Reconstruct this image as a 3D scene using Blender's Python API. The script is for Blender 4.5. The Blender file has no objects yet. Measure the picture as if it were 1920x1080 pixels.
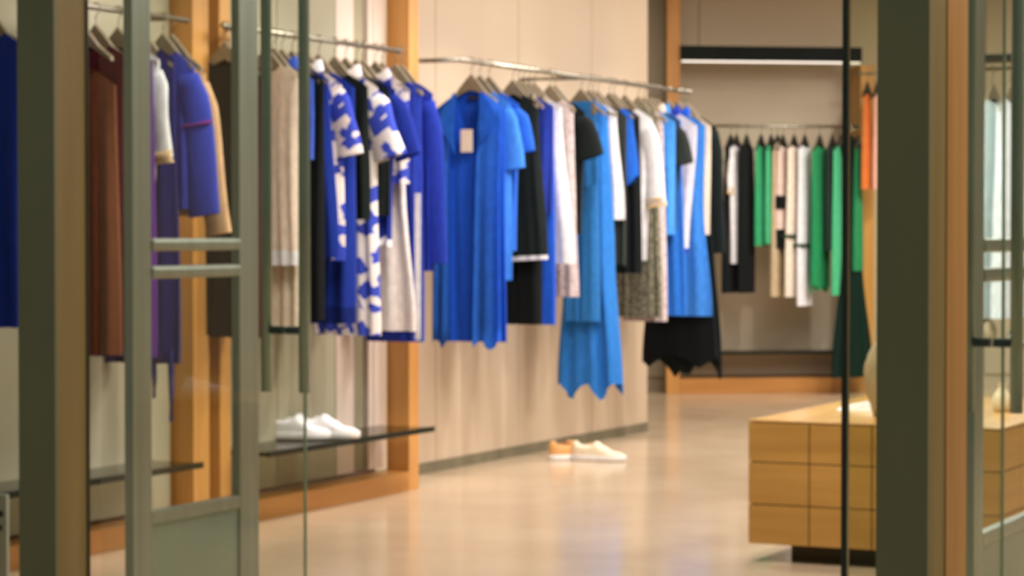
import bpy, bmesh, math, random
from mathutils import Vector, Matrix
random.seed(7)
PI = math.pi
sc = bpy.context.scene
C = sc.collection

# ---------------------------------------------------------------- camera
F_PX = 4550.0
YAW = math.radians(25.7)
PITCH = math.radians(1.259)
CAM = Vector((5.2, -9.84, 1.1))
cd = bpy.data.cameras.new('camera')
cd.sensor_width = 36.0
cd.lens = F_PX / 1920 * 36.0
cd.clip_start = 0.05
cd.dof.use_dof = True
cd.dof.focus_distance = 1.6
cd.dof.aperture_fstop = 23.0
cam = bpy.data.objects.new('camera', cd)
C.objects.link(cam)
cam.location = CAM
cam.rotation_euler = (PI / 2 - PITCH, 0, YAW)
sc.camera = cam

# ---------------------------------------------------------------- world, exposure
w = bpy.data.worlds.new('world')
sc.world = w
w.use_nodes = True
w.node_tree.nodes['Background'].inputs[0].default_value = (0.62, 0.66, 0.55, 1)
w.node_tree.nodes['Background'].inputs[1].default_value = 0.36
sc.view_settings.view_transform = 'Standard'
sc.view_settings.look = 'None'
sc.view_settings.gamma = 1
sc.view_settings.use_curve_mapping = False
sc.view_settings.exposure = 0.0

def area(loc, size, energy, col=(1, .95, .89), sy=None, rot=(0, 0, 0)):
    l = bpy.data.lights.new('unseen_area_light', 'AREA')
    l.energy = energy; l.color = col; l.size = size
    if sy: l.shape = 'RECTANGLE'; l.size_y = sy
    o = bpy.data.objects.new('unseen_area_light', l); C.objects.link(o)
    o.location = loc; o.rotation_euler = rot
def spot(loc, target, energy, ang=50, blend=.6, col=(1, .925, .84), r=.06):
    l = bpy.data.lights.new('spot_light', 'SPOT')
    l.energy = energy; l.color = col; l.spot_size = math.radians(ang); l.spot_blend = blend
    l.shadow_soft_size = r
    o = bpy.data.objects.new('spot_light', l); C.objects.link(o)
    o.location = loc
    o.rotation_euler = (Vector(target) - Vector(loc)).to_track_quat('-Z', 'Y').to_euler()
for y in (-3.2, -1.2, .8, 2.8, 4.8):
    area((2.0, y, 2.93), 1.5, 44 if y < -3 else 62, sy=.7)
area((4.6, 0, 2.93), 1.2, 60, sy=3.0)
area((3.2, 7.0, 2.93), 1.2, 50, sy=1.2)
for y in (-2.9, -1.9, -.9, .1, 1.1, 2.1):
    spot((1.75, y + .12, 2.85), (.3, y + .1, 1.15), 105)
for (x, y, tx, ty) in ((.9, 3.6, -.4, 5.6), (1.5, 4.2, .1, 6.2), (2.2, 4.9, .9, 6.7)):
    spot((x, y, 2.85), (tx, ty, 1.1), 95)
area((5.6, -3.9, 2.9), .8, 40, rot=(0, math.radians(35), 0))  # added lamp out of view, lights the oak strip of the right jamb
spot((3.0, -1.2, 2.85), (2.5, .63, 1.1), 300, 45)  # added spot that brightens the white shirts on the rack
area((-.6, 4.3, 2.93), .6, 14)  # small added lamp that lifts the unlit wall recess
spot((2.6, -2.9, 2.85), (3.1, -1.2, .4), 130, 60)

# ---------------------------------------------------------------- projection helpers
_f = Vector((-math.sin(YAW) * math.cos(PITCH), math.cos(YAW) * math.cos(PITCH), -math.sin(PITCH)))
_r = Vector((math.cos(YAW), math.sin(YAW), 0))
_u = _r.cross(_f)
def ray(px, py):
    return _f + _r * ((px - 960) / F_PX) + _u * ((540 - py) / F_PX)
def on_plane(px, py, p0, n):
    d = ray(px, py); n = Vector(n)
    return CAM + d * ((Vector(p0) - CAM).dot(n) / d.dot(n))
def on_x(px, x, py=440):           # point of the vertical plane x = const seen at this pixel
    return on_plane(px, py, (x, 0, 0), (1, 0, 0))
def on_z(px, py, z):
    return on_plane(px, py, (0, 0, z), (0, 0, 1))
def at(px, py, Y):
    d = ray(px, py); fl = Vector((-math.sin(YAW), math.cos(YAW), 0))
    return CAM + d * (Y / d.dot(fl))

# ---------------------------------------------------------------- materials
def lin(c):
    return tuple(((v / 255) / 12.92 if v / 255 <= .04045 else ((v / 255 + .055) / 1.055) ** 2.4) for v in c) + (1,)
def base_mat(name, col, rough=.6, metal=0, spec=.5):
    m = bpy.data.materials.new(name); m.use_nodes = True
    b = m.node_tree.nodes['Principled BSDF']
    b.inputs['Base Color'].default_value = lin(col)
    b.inputs['Roughness'].default_value = rough
    b.inputs['Metallic'].default_value = metal
    b.inputs['Specular IOR Level'].default_value = spec
    return m, m.node_tree.nodes, m.node_tree.links, b
def noisy(name, c1, c2, scale=(8, 8, 8), detail=4, rough=.6, metal=0, spec=.5, lo=.35, hi=.65, bump=0, obj=True):
    m, N, L, b = base_mat(name, c1, rough, metal, spec)
    tc = N.new('ShaderNodeTexCoord'); mp = N.new('ShaderNodeMapping'); nz = N.new('ShaderNodeTexNoise'); cr = N.new('ShaderNodeValToRGB')
    mp.inputs['Scale'].default_value = scale
    nz.inputs['Scale'].default_value = 1; nz.inputs['Detail'].default_value = detail
    L.new(tc.outputs['Object'], mp.inputs[0]); L.new(mp.outputs[0], nz.inputs['Vector'])
    L.new(nz.outputs['Fac'], cr.inputs[0])
    cr.color_ramp.elements[0].color = lin(c1); cr.color_ramp.elements[0].position = lo
    cr.color_ramp.elements[1].color = lin(c2); cr.color_ramp.elements[1].position = hi
    L.new(cr.outputs[0], b.inputs['Base Color'])
    if bump:
        bp = N.new('ShaderNodeBump'); bp.inputs['Strength'].default_value = bump; bp.inputs['Distance'].default_value = .01
        L.new(nz.outputs['Fac'], bp.inputs['Height']); L.new(bp.outputs[0], b.inputs['Normal'])
    return m
_fab = {}
def fabric(c):
    k = tuple(c)
    if k not in _fab:
        d = tuple(max(0, v * .92) for v in c)
        m = noisy('fabric_%02x%02x%02x' % k, c, d, (60, 60, 25), 3, .85, spec=.15, bump=.15)
        b = m.node_tree.nodes['Principled BSDF']
        b.inputs['Sheen Weight'].default_value = .04
        _fab[k] = m
    return _fab[k]
def print_mat(name, ground, ink, scale=11, thr=.42):
    m, N, L, b = base_mat(name, ground, .85, spec=.15)
    tc = N.new('ShaderNodeTexCoord'); mp = N.new('ShaderNodeMapping')
    mp.inputs['Scale'].default_value = (1, .25, .8); mp.inputs['Rotation'].default_value = (0, .5, 0)
    v = N.new('ShaderNodeTexVoronoi'); v.distance = 'CHEBYCHEV'; v.inputs['Scale'].default_value = scale
    sp = N.new('ShaderNodeSeparateColor')
    mt = N.new('ShaderNodeMath'); mt.operation = 'LESS_THAN'; mt.inputs[1].default_value = thr
    mx = N.new('ShaderNodeMix'); mx.data_type = 'RGBA'
    mx.inputs['A'].default_value = lin(ground); mx.inputs['B'].default_value = lin(ink)
    L.new(tc.outputs['Object'], mp.inputs[0]); L.new(mp.outputs[0], v.inputs['Vector'])
    L.new(v.outputs['Color'], sp.inputs[0]); L.new(sp.outputs[0], mt.inputs[0])
    L.new(mt.outputs[0], mx.inputs['Factor']); L.new(mx.outputs['Result'], b.inputs['Base Color'])
    return m
def glass_mat(name, tint, refl=.5, rough=.02):
    m = bpy.data.materials.new(name); m.use_nodes = True
    N, L = m.node_tree.nodes, m.node_tree.links
    N.remove(N['Principled BSDF'])
    out = N['Material Output']
    tr = N.new('ShaderNodeBsdfTransparent'); tr.inputs[0].default_value = tint + (1,)
    gl = N.new('ShaderNodeBsdfGlossy'); gl.inputs['Roughness'].default_value = rough
    fr = N.new('ShaderNodeFresnel'); fr.inputs[0].default_value = 1.45
    mu = N.new('ShaderNodeMath'); mu.operation = 'MULTIPLY'; mu.inputs[1].default_value = refl
    mx = N.new('ShaderNodeMixShader')
    L.new(fr.outputs[0], mu.inputs[0]); L.new(mu.outputs[0], mx.inputs[0])
    L.new(tr.outputs[0], mx.inputs[1]); L.new(gl.outputs[0], mx.inputs[2]); L.new(mx.outputs[0], out.inputs[0])
    return m

OAK = noisy('oak_wood', (206, 150, 84), (184, 128, 62), (14, 14, 1.2), 6, .45, bump=.05)
OAK_H = noisy('oak_wood_horizontal', (208, 158, 88), (188, 136, 70), (1.2, 1.2, 16), 6, .38, bump=.05)
OAK_BEAM = noisy('oak_beam', (192, 134, 70), (172, 116, 54), (1.2, 1.2, 16), 6, .4, bump=.05)
OAK_TABLE = noisy('oak_drawer_veneer', (194, 146, 74), (176, 130, 60), (1.2, 1.2, 22), 6, .42, bump=.04)
OAK_TOP = noisy('oak_table_top', (214, 168, 100), (194, 144, 80), (14, 1.5, 8), 6, .22, bump=.03)
OAK_DIM = noisy('stained_oak_dimmed', (146, 124, 74), (132, 112, 64), (12, 12, 1), 5, .5, bump=.05)  # stained oak with the dim mall-side light put into its tone
DARKWOOD = noisy('dark_brown_wood', (88, 66, 30), (66, 48, 20), (12, 12, 1), 5, .6)
PLINTHDARK = noisy('plinth_dark', (84, 66, 22), (64, 50, 16), (4, 4, 4), 3, .6)
OLIVE = noisy('olive_grey_laminate_dimmed', (118, 120, 92), (106, 108, 82), (3, 3, 1), 3, .5)  # laminate of the mall-side faces, backlit darkness partly in its colour
WALL = noisy('warm_beige_paint', (208, 188, 164), (200, 180, 157), (.8, .8, .5), 3, .55, spec=.3)
WALL_PINK = noisy('pale_pink_beige_paint', (224, 206, 194), (214, 196, 184), (1, 1, .6), 3, .6, spec=.3)
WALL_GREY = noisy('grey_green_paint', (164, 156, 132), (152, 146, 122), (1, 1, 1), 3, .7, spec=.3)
WALL_MID = noisy('grey_beige_paint', (168, 162, 140), (158, 152, 130), (1, 1, .6), 3, .6, spec=.3)
WALL_FAR = noisy('greige_paint', (190, 176, 154), (180, 168, 146), (.7, .7, .7), 3, .6, spec=.3)
CEIL = noisy('ceiling_white', (225, 222, 214), (218, 214, 206), (1, 1, 1), 2, .8)
SKIRT = noisy('grey_baseboard', (128, 120, 98), (112, 106, 86), (6, 6, 6), 3, .5)
STEEL = noisy('brushed_steel', (172, 168, 156), (150, 146, 134), (40, 40, 2), 3, .32, metal=1)
STILE = noisy('satin_green_grey_metal', (150, 160, 150), (136, 148, 138), (30, 30, 1), 3, .3, metal=.6)
KICK = noisy('grey_green_kick_panel', (128, 142, 124), (118, 132, 116), (2, 2, 2), 3, .25)
HANDLE = noisy('dark_polished_steel', (150, 166, 152), (120, 136, 124), (20, 20, 1), 3, .2, metal=.5)
BRACKET = noisy('dark_teal_metal', (26, 52, 54), (32, 60, 62), (8, 8, 8), 2, .35)
BLACKM = noisy('black_metal', (12, 18, 17), (18, 25, 22), (8, 8, 8), 2, .6, spec=.15)
GASKET = noisy('dark_green_gasket', (22, 36, 26), (30, 44, 32), (8, 8, 8), 2, .35)
TAUPE = noisy('taupe_wood_hanger', (132, 118, 96), (116, 104, 84), (30, 30, 30), 3, .5)
BLACKPL = noisy('black_hanger_plastic', (20, 22, 22), (28, 30, 28), (8, 8, 8), 2, .4)
CHROME = noisy('chrome_wire', (200, 196, 186), (180, 176, 166), (8, 8, 8), 2, .2, metal=1)
WHITE = noisy('white_leather', (240, 238, 240), (232, 230, 232), (20, 20, 20), 3, .45)
SOLE = noisy('white_rubber', (240, 238, 236), (230, 228, 226), (20, 20, 20), 3, .6)
TAN = noisy('tan_canvas', (226, 172, 108), (214, 158, 96), (60, 60, 60), 3, .8)
BROWN = noisy('brown_lining', (180, 110, 64), (164, 98, 56), (60, 60, 60), 3, .8)
CREAMC = noisy('cream_canvas', (240, 228, 200), (232, 218, 190), (60, 60, 60), 3, .8)
BEIGEB = noisy('beige_leather', (176, 160, 132), (162, 146, 118), (12, 12, 12), 4, .6)
CARD = noisy('pale_card', (222, 206, 190), (212, 196, 180), (10, 10, 10), 2, .7)
CARDW = noisy('grey_white_board', (176, 180, 168), (168, 172, 160), (5, 5, 5), 2, .5)
INK = noisy('black_print', (20, 22, 20), (26, 28, 26), (5, 5, 5), 2, .6)
G_DOOR = glass_mat('green_tinted_door_glass', (.955, .972, .95), .05)
G_EDGE = noisy('green_glass_edge', (158, 178, 150), (146, 166, 140), (3, 3, 3), 2, .15)
G_SHELF = glass_mat('smoked_shelf_glass', (.42, .44, .38), 1.0)
G_FIN = glass_mat('tinted_side_glass', (.88, .91, .82), .4)
SHEDGE = noisy('dark_shelf_edge', (20, 26, 19), (28, 34, 25), (3, 3, 3), 2, .45, spec=.2)
LEDM, _N, _L, _b = base_mat('led_strip', (255, 245, 230))
_b.inputs['Emission Color'].default_value = (1, .93, .84, 1); _b.inputs['Emission Strength'].default_value = 1.0

# floor: polished pale stone
FLOOR, N, L, b = base_mat('polished_stone', (205, 182, 150), .16, spec=.55)
tc = N.new('ShaderNodeTexCoord'); mp = N.new('ShaderNodeMapping'); mp.inputs['Scale'].default_value = (.9, .9, 1)
nz = N.new('ShaderNodeTexNoise'); nz.inputs['Scale'].default_value = 1.6; nz.inputs['Detail'].default_value = 6
cr = N.new('ShaderNodeValToRGB')
cr.color_ramp.elements[0].color = lin((190, 165, 136)); cr.color_ramp.elements[0].position = .3
cr.color_ramp.elements[1].color = lin((206, 184, 156)); cr.color_ramp.elements[1].position = .7
n2 = N.new('ShaderNodeTexNoise'); n2.inputs['Scale'].default_value = 5; n2.inputs['Detail'].default_value = 4
mr = N.new('ShaderNodeMapRange'); mr.inputs['To Min'].default_value = .12; mr.inputs['To Max'].default_value = .24
L.new(tc.outputs['Object'], mp.inputs[0]); L.new(mp.outputs[0], nz.inputs['Vector']); L.new(nz.outputs[0], cr.inputs[0])
L.new(cr.outputs[0], b.inputs['Base Color']); L.new(mp.outputs[0], n2.inputs['Vector']); L.new(n2.outputs[0], mr.inputs['Value'])
L.new(mr.outputs[0], b.inputs['Roughness'])

# ---------------------------------------------------------------- mesh helpers
def obj(name, bm, mat, parent=None, smooth=False, loc=None, rz=None):
    me = bpy.data.meshes.new(name); bm.normal_update(); bm.to_mesh(me); bm.free()
    me.materials.append(mat)
    if smooth:
        for p in me.polygons: p.use_smooth = True
    o = bpy.data.objects.new(name, me); C.objects.link(o)
    if parent: o.parent = parent
    if loc is not None: o.location = loc
    if rz is not None: o.rotation_euler = (0, 0, rz)
    return o
def tag(o, label=None, cat=None, group=None, kind=None):
    if label: o['label'] = label
    if cat: o['category'] = cat
    if group: o['group'] = group
    if kind: o['kind'] = kind
    return o
def thing(name, label, cat, loc=(0, 0, 0), rz=0, group=None):
    o = bpy.data.objects.new(name, None); C.objects.link(o)
    o.empty_display_size = .05
    o.location = loc; o.rotation_euler = (0, 0, rz)
    return tag(o, label, cat, group)
def addbox(bm, x0, x1, y0, y1, z0, z1, bev=0.0):
    r = bmesh.ops.create_cube(bm, size=1)['verts']
    for v in r:
        v.co = Vector((x0 + (v.co.x + .5) * (x1 - x0), y0 + (v.co.y + .5) * (y1 - y0), z0 + (v.co.z + .5) * (z1 - z0)))
    if bev:
        es = list({e for v in r for e in v.link_edges})
        bmesh.ops.bevel(bm, geom=es, offset=bev, segments=2, affect='EDGES', profile=.6)
    return bm
def box(x0, x1, y0, y1, z0, z1, bev=0.0):
    return addbox(bmesh.new(), x0, x1, y0, y1, z0, z1, bev)
def addtube(bm, pts, rad, n=10, cap=True):
    pts = [Vector(p) for p in pts]
    rings = []
    for i, p in enumerate(pts):
        a = pts[max(0, i - 1)]; c = pts[min(len(pts) - 1, i + 1)]
        t = (c - a).normalized()
        s = t.cross(Vector((0, 0, 1)))
        if s.length < .01: s = t.cross(Vector((1, 0, 0)))
        s.normalize(); q = s.cross(t)
        r = rad[i] if isinstance(rad, (list, tuple)) else rad
        rings.append([bm.verts.new(p + s * (math.cos(2 * PI * k / n) * r) + q * (math.sin(2 * PI * k / n) * r)) for k in range(n)])
    for a, c in zip(rings, rings[1:]):
        for k in range(n): bm.faces.new((a[k], a[(k + 1) % n], c[(k + 1) % n], c[k]))
    if cap:
        bm.faces.new(rings[0][::-1]); bm.faces.new(rings[-1])
    bmesh.ops.recalc_face_normals(bm, faces=bm.faces[:])
    return bm
def tube(pts, rad, n=10): return addtube(bmesh.new(), pts, rad, n)
def struct(name, bm, mat, parent=None, **k):
    o = obj(name, bm, mat, parent, **k)
    if not parent: o['kind'] = 'structure'
    return o

RX = .355          # rails stand this far out from the wall plane
RZ = 1.87          # rail height

# ---------------------------------------------------------------- the setting
WEND = on_x(1214, 0, 700).y
struct('floor', box(-3, 8, -14, 14, -.1, 0), FLOOR)
struct('ceiling', box(-3, 7.3, -4.95, 12, 3.0, 3.1), CEIL)
wm = struct('wall_middle', box(-.12, -.012, -.56, WEND, 0, 3.0), WALL)
ys = [-.56, .15, 1.04, 1.94, WEND]
for a, c in zip(ys, ys[1:]):
    obj('panel', box(-.013, 0, a + .003, c - .003, .05, 2.998, .001), WALL, wm)
struct('baseboard_middle', box(-.012, .006, -.56, WEND, 0, .05), SKIRT)
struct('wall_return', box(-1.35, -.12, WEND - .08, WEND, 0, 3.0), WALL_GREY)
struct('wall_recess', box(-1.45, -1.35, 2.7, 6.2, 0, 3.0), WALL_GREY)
# niche back wall with its panels
nb = struct('wall_left', box(-.12, .14, -5.4, -.68, 0, 3.0), WALL_PINK)
ySeam0, ySeam1 = on_x(664, .18).y, on_x(690, .18).y
segs = []
y = -.685
ys = [-.685, on_x(700, .18).y, ySeam1, ySeam0, on_x(630, .18).y, on_x(575, .18).y, on_x(520, .18).y, -2.2]
for i, (c, a) in enumerate(zip(ys, ys[1:])):
    d = .02 if i == 2 else .04
    obj('panel', box(.14, .14 + d, a + .003, c - .003, .10, 2.9, .001), WALL_GREY if i == 2 else (WALL_PINK if i < 4 else WALL_MID), nb)
for (c, a) in ((-2.36, -3.0), (-3.0, -3.7)):
    obj('panel', box(.14, .208, a + .003, c - .003, .10, 2.9, .001), WALL_MID, nb)
struct('wall_right', box(7.2, 7.3, -4.95, 12, 0, 3.0), WALL)
# far wall runs diagonally
F0 = on_z(1250, 739, 0); F1 = on_z(1612, 735.5, 0)
fd = (F1 - F0).normalized(); fn = Vector((fd.y, -fd.x, 0))
FA = math.atan2(fd.y, fd.x)
def frame_box(s0, s1, n0, n1, z0, z1, bev=0.0):    # box in the far wall's own frame (origin F0, x along it, y towards the back)
    return box(s0, s1, n0, n1, z0, z1, bev)
farwall = struct('wall_far', frame_box(-1.6, 9, .36, .46, 0, 3.0), WALL_FAR, loc=F0, rz=FA)
for s in (-.8, .30, 1.36, 2.4, 3.4):
    obj('panel', box(s + .004, s + (1.1 if s < 1 else 1.0) - .004, .345, .362, .1, 2.99, .001), WALL_FAR, farwall)

# storefront: jambs, side glass, header
JU0, JU1 = -4.98, -4.85
jl = thing('door_jamb', 'olive brown wooden door jamb on the left of the entrance', 'door jamb', (1.565, -4.915, 0))
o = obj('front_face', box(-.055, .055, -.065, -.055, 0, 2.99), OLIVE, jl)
obj('post', box(-.055, .055, -.055, .065, 0, 2.99), OAK_DIM, jl)
obj('gasket', box(.045, .058, .065, .075, 0, 2.99), GASKET, jl)
jr = thing('door_jamb', 'wide dark olive door jamb with lit oak edge on the right of the entrance', 'door jamb', (3.755, -4.915, 0))
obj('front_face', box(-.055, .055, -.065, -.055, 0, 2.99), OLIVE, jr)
obj('post', box(-.055, .055, -.055, .065, 0, 2.99), OAK_DIM, jr)
obj('edge_strip', box(-.045, .058, .065, .225, 0, 2.99), OAK, jr)
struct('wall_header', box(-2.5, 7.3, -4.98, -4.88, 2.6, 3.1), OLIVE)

def pane(name, label, x0, x1, y0, y1, z0, z1, mat=G_DOOR, edge=None):
    t = thing(name, label, 'glass', ((x0 + x1) / 2, (y0 + y1) / 2, z0))
    cx, cy = (x0 + x1) / 2, (y0 + y1) / 2
    obj('pane', box(x0 - cx, x1 - cx, y0 - cy, y1 - cy, 0, z1 - z0), mat, t)
    return t
# fixed side glass to the left of the left jamb and by the right jamb
struct('window_1', box(.2, 1.508, -4.925, -4.915, 0, 2.6), G_DOOR)
struct('window_2', box(3.812, 6.5, -4.925, -4.915, 0, 2.6), G_DOOR)
xf = on_plane(1584, 440, (0, -4.92, 0), (0, 1, 0)).x
t = thing('side_glass', 'narrow tinted glass strip with dark green edge beside the right jamb', 'glass', (xf, -4.92, 0))
obj('pane', box(.009, 3.698 - xf, -.005, .005, 0, 2.6), G_FIN, t)
obj('edge_strip', box(-.004, .0085, -.008, .008, 0, 2.6), GASKET, t)

# frameless glass doors, open inwards, with tubular pulls
def glass_door(x, yh, yf, label, hs):
    t = thing('glass_door', label, 'door', (x, (yh + yf) / 2, 0))
    L0 = (yf - yh) / 2
    obj('pane', box(-.004, .004, -L0, L0 - .004, .01, 2.55), G_DOOR, t)
    obj('pane_edge', box(-.004, .004, L0 - .004, L0, .01, 2.55), G_EDGE, t)
    for s in hs:
        bm = tube([(s * .062, L0 - .11, .655), (s * .062, L0 - .11, 1.25), (s * .062, L0 - .11, 1.9), (s * .062, L0 - .11, 2.5)], .0165, 14)
        h = obj('pull_handle', bm, HANDLE, t, smooth=True)
        bm = bmesh.new()
        for z in (.83, 2.3): addtube(bm, [(s * .062, L0 - .11, z), (s * .005, L0 - .11, z)], .012, 10)
        obj('bracket', bm, BRACKET, h)
    return t
yfl = on_x(571, 1.65).y
glass_door(1.652, -4.83, yfl, 'frameless glass door opened inwards on the left, with two long dark pull handles', (-1, 1))
yfr = on_x(1882, 3.652).y
glass_door(3.652, -4.68, yfr, 'frameless glass door on the right behind the jamb, with long dark pull handle', (-1, 1))

# framed leaves with double push bars
def framed(x, y0, y1, label):
    t = thing('framed_glass_leaf', label, 'door', (x, y0, 0))
    W = y1 - y0
    obj('stile', box(-.015, .015, 0, .095, 0, 2.5, .003), STILE, t)
    obj('stile', box(-.015, .015, W - .11, W, 0, 2.5, .003), STILE, t)
    obj('kick_panel', box(-.008, .008, .095, W - .11, .02, .262), KICK, t)
    obj('bottom_rail', box(-.015, .015, .095, W - .11, .262, .30, .004), STILE, t)
    for z in (1.052, .972):
        obj('push_bar', box(-.022, .022, .094, W - .108, z, z + .038, .012), STILE, t)
    obj('pane', box(-.003, .003, .095, W - .11, .30, 2.5), G_DOOR, t)
    return t
framed(1.21, on_x(240, 1.21).y, on_x(477, 1.21).y, 'framed glass leaf on the left with two grey push bars and a solid kick panel')
framed(3.64 - .13, on_x(1818, 3.51).y, on_x(1818, 3.51).y + .8, 'framed glass leaf at the right edge with two grey push bars')

# ---------------------------------------------------------------- oak portal frames of the left wall
FX = .29
def portal(y0, y1, wl, wr, label):
    t = thing('oak_portal_frame', label, 'frame', (.18, (y0 + y1) / 2, 0))
    h = (y1 - y0) / 2; D = FX - .18
    obj('post', box(0, D, -h, -h + wl, 0, 2.8, .002), OAK, t)
    obj('post', box(0, D, h - wr, h, 0, 2.8, .002), OAK, t)
    obj('bottom_beam', box(0, D, -h + wl, h - wr, 0, .082, .002), OAK_BEAM, t)
    obj('top_beam', box(0, D, -h + wl, h - wr, 2.7, 2.8, .002), OAK_H, t)
    return t
p2a, p2b = on_x(412, FX).y, on_x(785, FX).y
p1b = on_x(392, FX).y
portal(p2a, p2b, on_x(432, FX).y - p2a, p2b - on_x(767, FX).y, 'oak portal frame around the middle clothes bay, behind the two pull handles')
portal(p1b - 1.75, p1b, .08, p1b - on_x(362, FX).y, 'oak portal frame of the leftmost bay, behind the left jamb')
struct('trim_1', box(.14, .2, p1b + .001, p2a - .001, 0, 2.8), DARKWOOD)  # recessed wood between the posts, shade of the gap painted as dark brown

# shelves of dark glass
def shelf(y0, y1, label, x0=.181, x1=.45, z=.27):
    t = thing('glass_shelf', label, 'shelf', (x0, (y0 + y1) / 2, z)); h = (y1 - y0) / 2
    obj('shelf_board', box(0, x1 - x0 - .006, -h, h, 0, .014), G_SHELF, t)
    obj('shelf_edge', box(x1 - x0 - .006, x1 - x0, -h, h, -.004, .018), SHEDGE, t)
    return t
sy1 = on_x(815, .45).y; sy0 = on_x(433, FX).y + .004
shelf(sy0, sy1, 'dark glass shelf carrying the white shoes in the middle bay')
sb1 = on_x(381, .45).y
shelf(sb1 - 1.45, sb1, 'dark glass shelf low in the leftmost bay')

# rails
def rail(label, y0, y1, back=.18, brk=(1, 1), fulltail=False, mid=None):
    t = thing('clothes_rail', label, 'clothes rail', (RX, (y0 + y1) / 2, RZ)); h = (y1 - y0) / 2
    obj('rod', tube([(0, -h, 0), (0, h, 0)], .011, 12), STEEL, t, smooth=True)
    for s, on in ((-1, brk[0]), (1, brk[1])):
        if on:
            yy = s * (h - .0) if fulltail and s < 0 else s * (h - .12)
            if mid and s > 0: yy = mid - (y0 + y1) / 2
            obj('wall_arm', tube([(0, yy, 0), (back - RX, yy, 0)], .010, 10), STEEL, t, smooth=True)
    return t
r1a, r1b = on_x(-60, RX).y, on_x(353, RX).y
r2a, r2b = on_x(418, RX).y, on_x(751, RX).y
r3a, r3b = on_x(862, RX).y, on_x(1292, RX).y
rail('steel clothes rail in the leftmost bay', r1a, r1b)
rail('steel clothes rail in the middle bay above the printed clothes', r2a, r2b, .18, (1, 0))
rail('long steel clothes rail on the plain beige wall above the blue and black clothes', r3a, r3b, 0, (1, 1), True, on_x(1098, RX).y)

# ---------------------------------------------------------------- garments
def lerp(a, b, t): return a + (b - a) * t
def prof(t, pts):
    for (t0, w0), (t1, w1) in zip(pts, pts[1:]):
        if t <= t1:
            k = (t - t0) / max(1e-6, t1 - t0); k = k * k * (3 - 2 * k)
            return lerp(w0, w1, k)
    return pts[-1][1]
def spow(c, p): return math.copysign(abs(c) ** p, c)
def cloth_body(z0, zb, pts, th=(.012, .034), slope=.05, neck=(.06, .05), nb=.012, folds=(7, .010), hem=('flat', 0), ph=0, N=60, M=22, openf=0, t0=0, t1=1):
    bm = bmesh.new(); rings = []
    kf, amp = folds
    sh = pts[0][1]
    for j in range(M + 1):
        t = lerp(t0, t1, j / M)
        hw = prof(t, pts); ht = lerp(th[0], th[1], min(1, t * 2.2) ** .7)
        ring = []
        for i in range(N):
            a = 2 * PI * (i + .5) / N
            cx, sy = math.cos(a), math.sin(a)
            xn = spow(cx, .75)
            x = hw * xn
            f = amp * min(1, t * 1.4) * math.sin(kf * xn * PI + ph + .8 * math.sin(3 * t + ph)) + .4 * amp * t * math.sin(2.3 * kf * xn + 2 * ph)
            y = ht * spow(sy, .8) + f
            x *= 1 + .025 * t * math.sin(5 * a + ph)
            zt = z0 - slope * min(1.15, abs(x) / .16) ** 1.2
            if neck and abs(x) < neck[0]:
                q = 1 - abs(x) / neck[0]
                zt -= (neck[1] if sy < 0 else nb) * (q ** (.9 if neck[1] > .15 else .5))
            zz = zb
            if hem[0] == 'hanky': zz += hem[1] * abs(math.sin((hem[2] if len(hem) > 2 else 3.6) * xn + ph * 1.3 + (1.0 if sy > 0 else 0)))
            elif hem[0] == 'slant': zz += hem[1] * xn
            elif hem[0] == 'curve': zz += hem[1] * xn * xn
            elif hem[0] == 'wave': zz += hem[1] * math.sin(kf * xn * PI + ph)
            z = lerp(zt, zz, t)
            ring.append(bm.verts.new((x, y, z)))
        rings.append(ring)
    for a, c in zip(rings, rings[1:]):
        for k in range(N):
            if openf and False: continue
            bm.faces.new((a[k], a[(k + 1) % N], c[(k + 1) % N], c[k]))
    bmesh.ops.recalc_face_normals(bm, faces=bm.faces[:])
    return bm
def sleeve_bm(s, hw, z0, length, ang, r0, r1, squash=.42, ph=0):
    bm = bmesh.new(); n = 18; M = 12; rings = []
    if s < 0: ang *= .3; r0 *= .85; r1 *= .85      # the sleeve on the wall side hangs straighter
    a = math.radians(ang)
    d = Vector((s * math.sin(a), 0, -math.cos(a))); q = Vector((s * math.cos(a), 0, math.sin(a)))
    p0 = Vector((s * (hw - .026), 0, z0 - .085 - r0 * .50))
    for j in range(M + 1):
        t = j / M
        # the tube starts bent inwards at the armhole, then hangs
        p = p0 + d * (length * t) 
        r = lerp(r0, r1, t) * (.55 + .45 * min(1, t * 5 + .1) if t < .18 else 1)
        ring = []
        for k in range(n):
            b = 2 * PI * k / n
            w = 1 + .06 * math.sin(3 * b + 4 * t + ph)
            ring.append(bm.verts.new(p + q * (math.cos(b) * r * w) + Vector((0, 1, 0)) * (math.sin(b) * r * squash * w + .004 * math.sin(6 * t + ph))))
        rings.append(ring)
    for A, B in zip(rings, rings[1:]):
        for k in range(n): bm.faces.new((A[k], A[(k + 1) % n], B[(k + 1) % n], B[k]))
    bm.faces.new(rings[0])
    bmesh.ops.recalc_face_normals(bm, faces=bm.faces[:])
    return bm
def collar_bm(z, r=.058, h=.020, depth=.06):
    bm = bmesh.new(); n = 28; R = []
    for j, (rr, zz) in enumerate(((r * .92, 0), (r, h), (r * 1.12, h * .95), (r * 1.3, -h * 1.2))):
        ring = []
        for k in range(n):
            b = 2 * PI * k / n
            fr = max(0, -math.sin(b))
            ring.append(bm.verts.new((math.cos(b) * rr, math.sin(b) * rr * .34, z + zz - depth * fr ** 2 + .004)))
        R.append(ring)
    for A, B in zip(R, R[1:]):
        for k in range(n): bm.faces.new((A[k], A[(k + 1) % n], B[(k + 1) % n], B[k]))
    return bm

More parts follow.
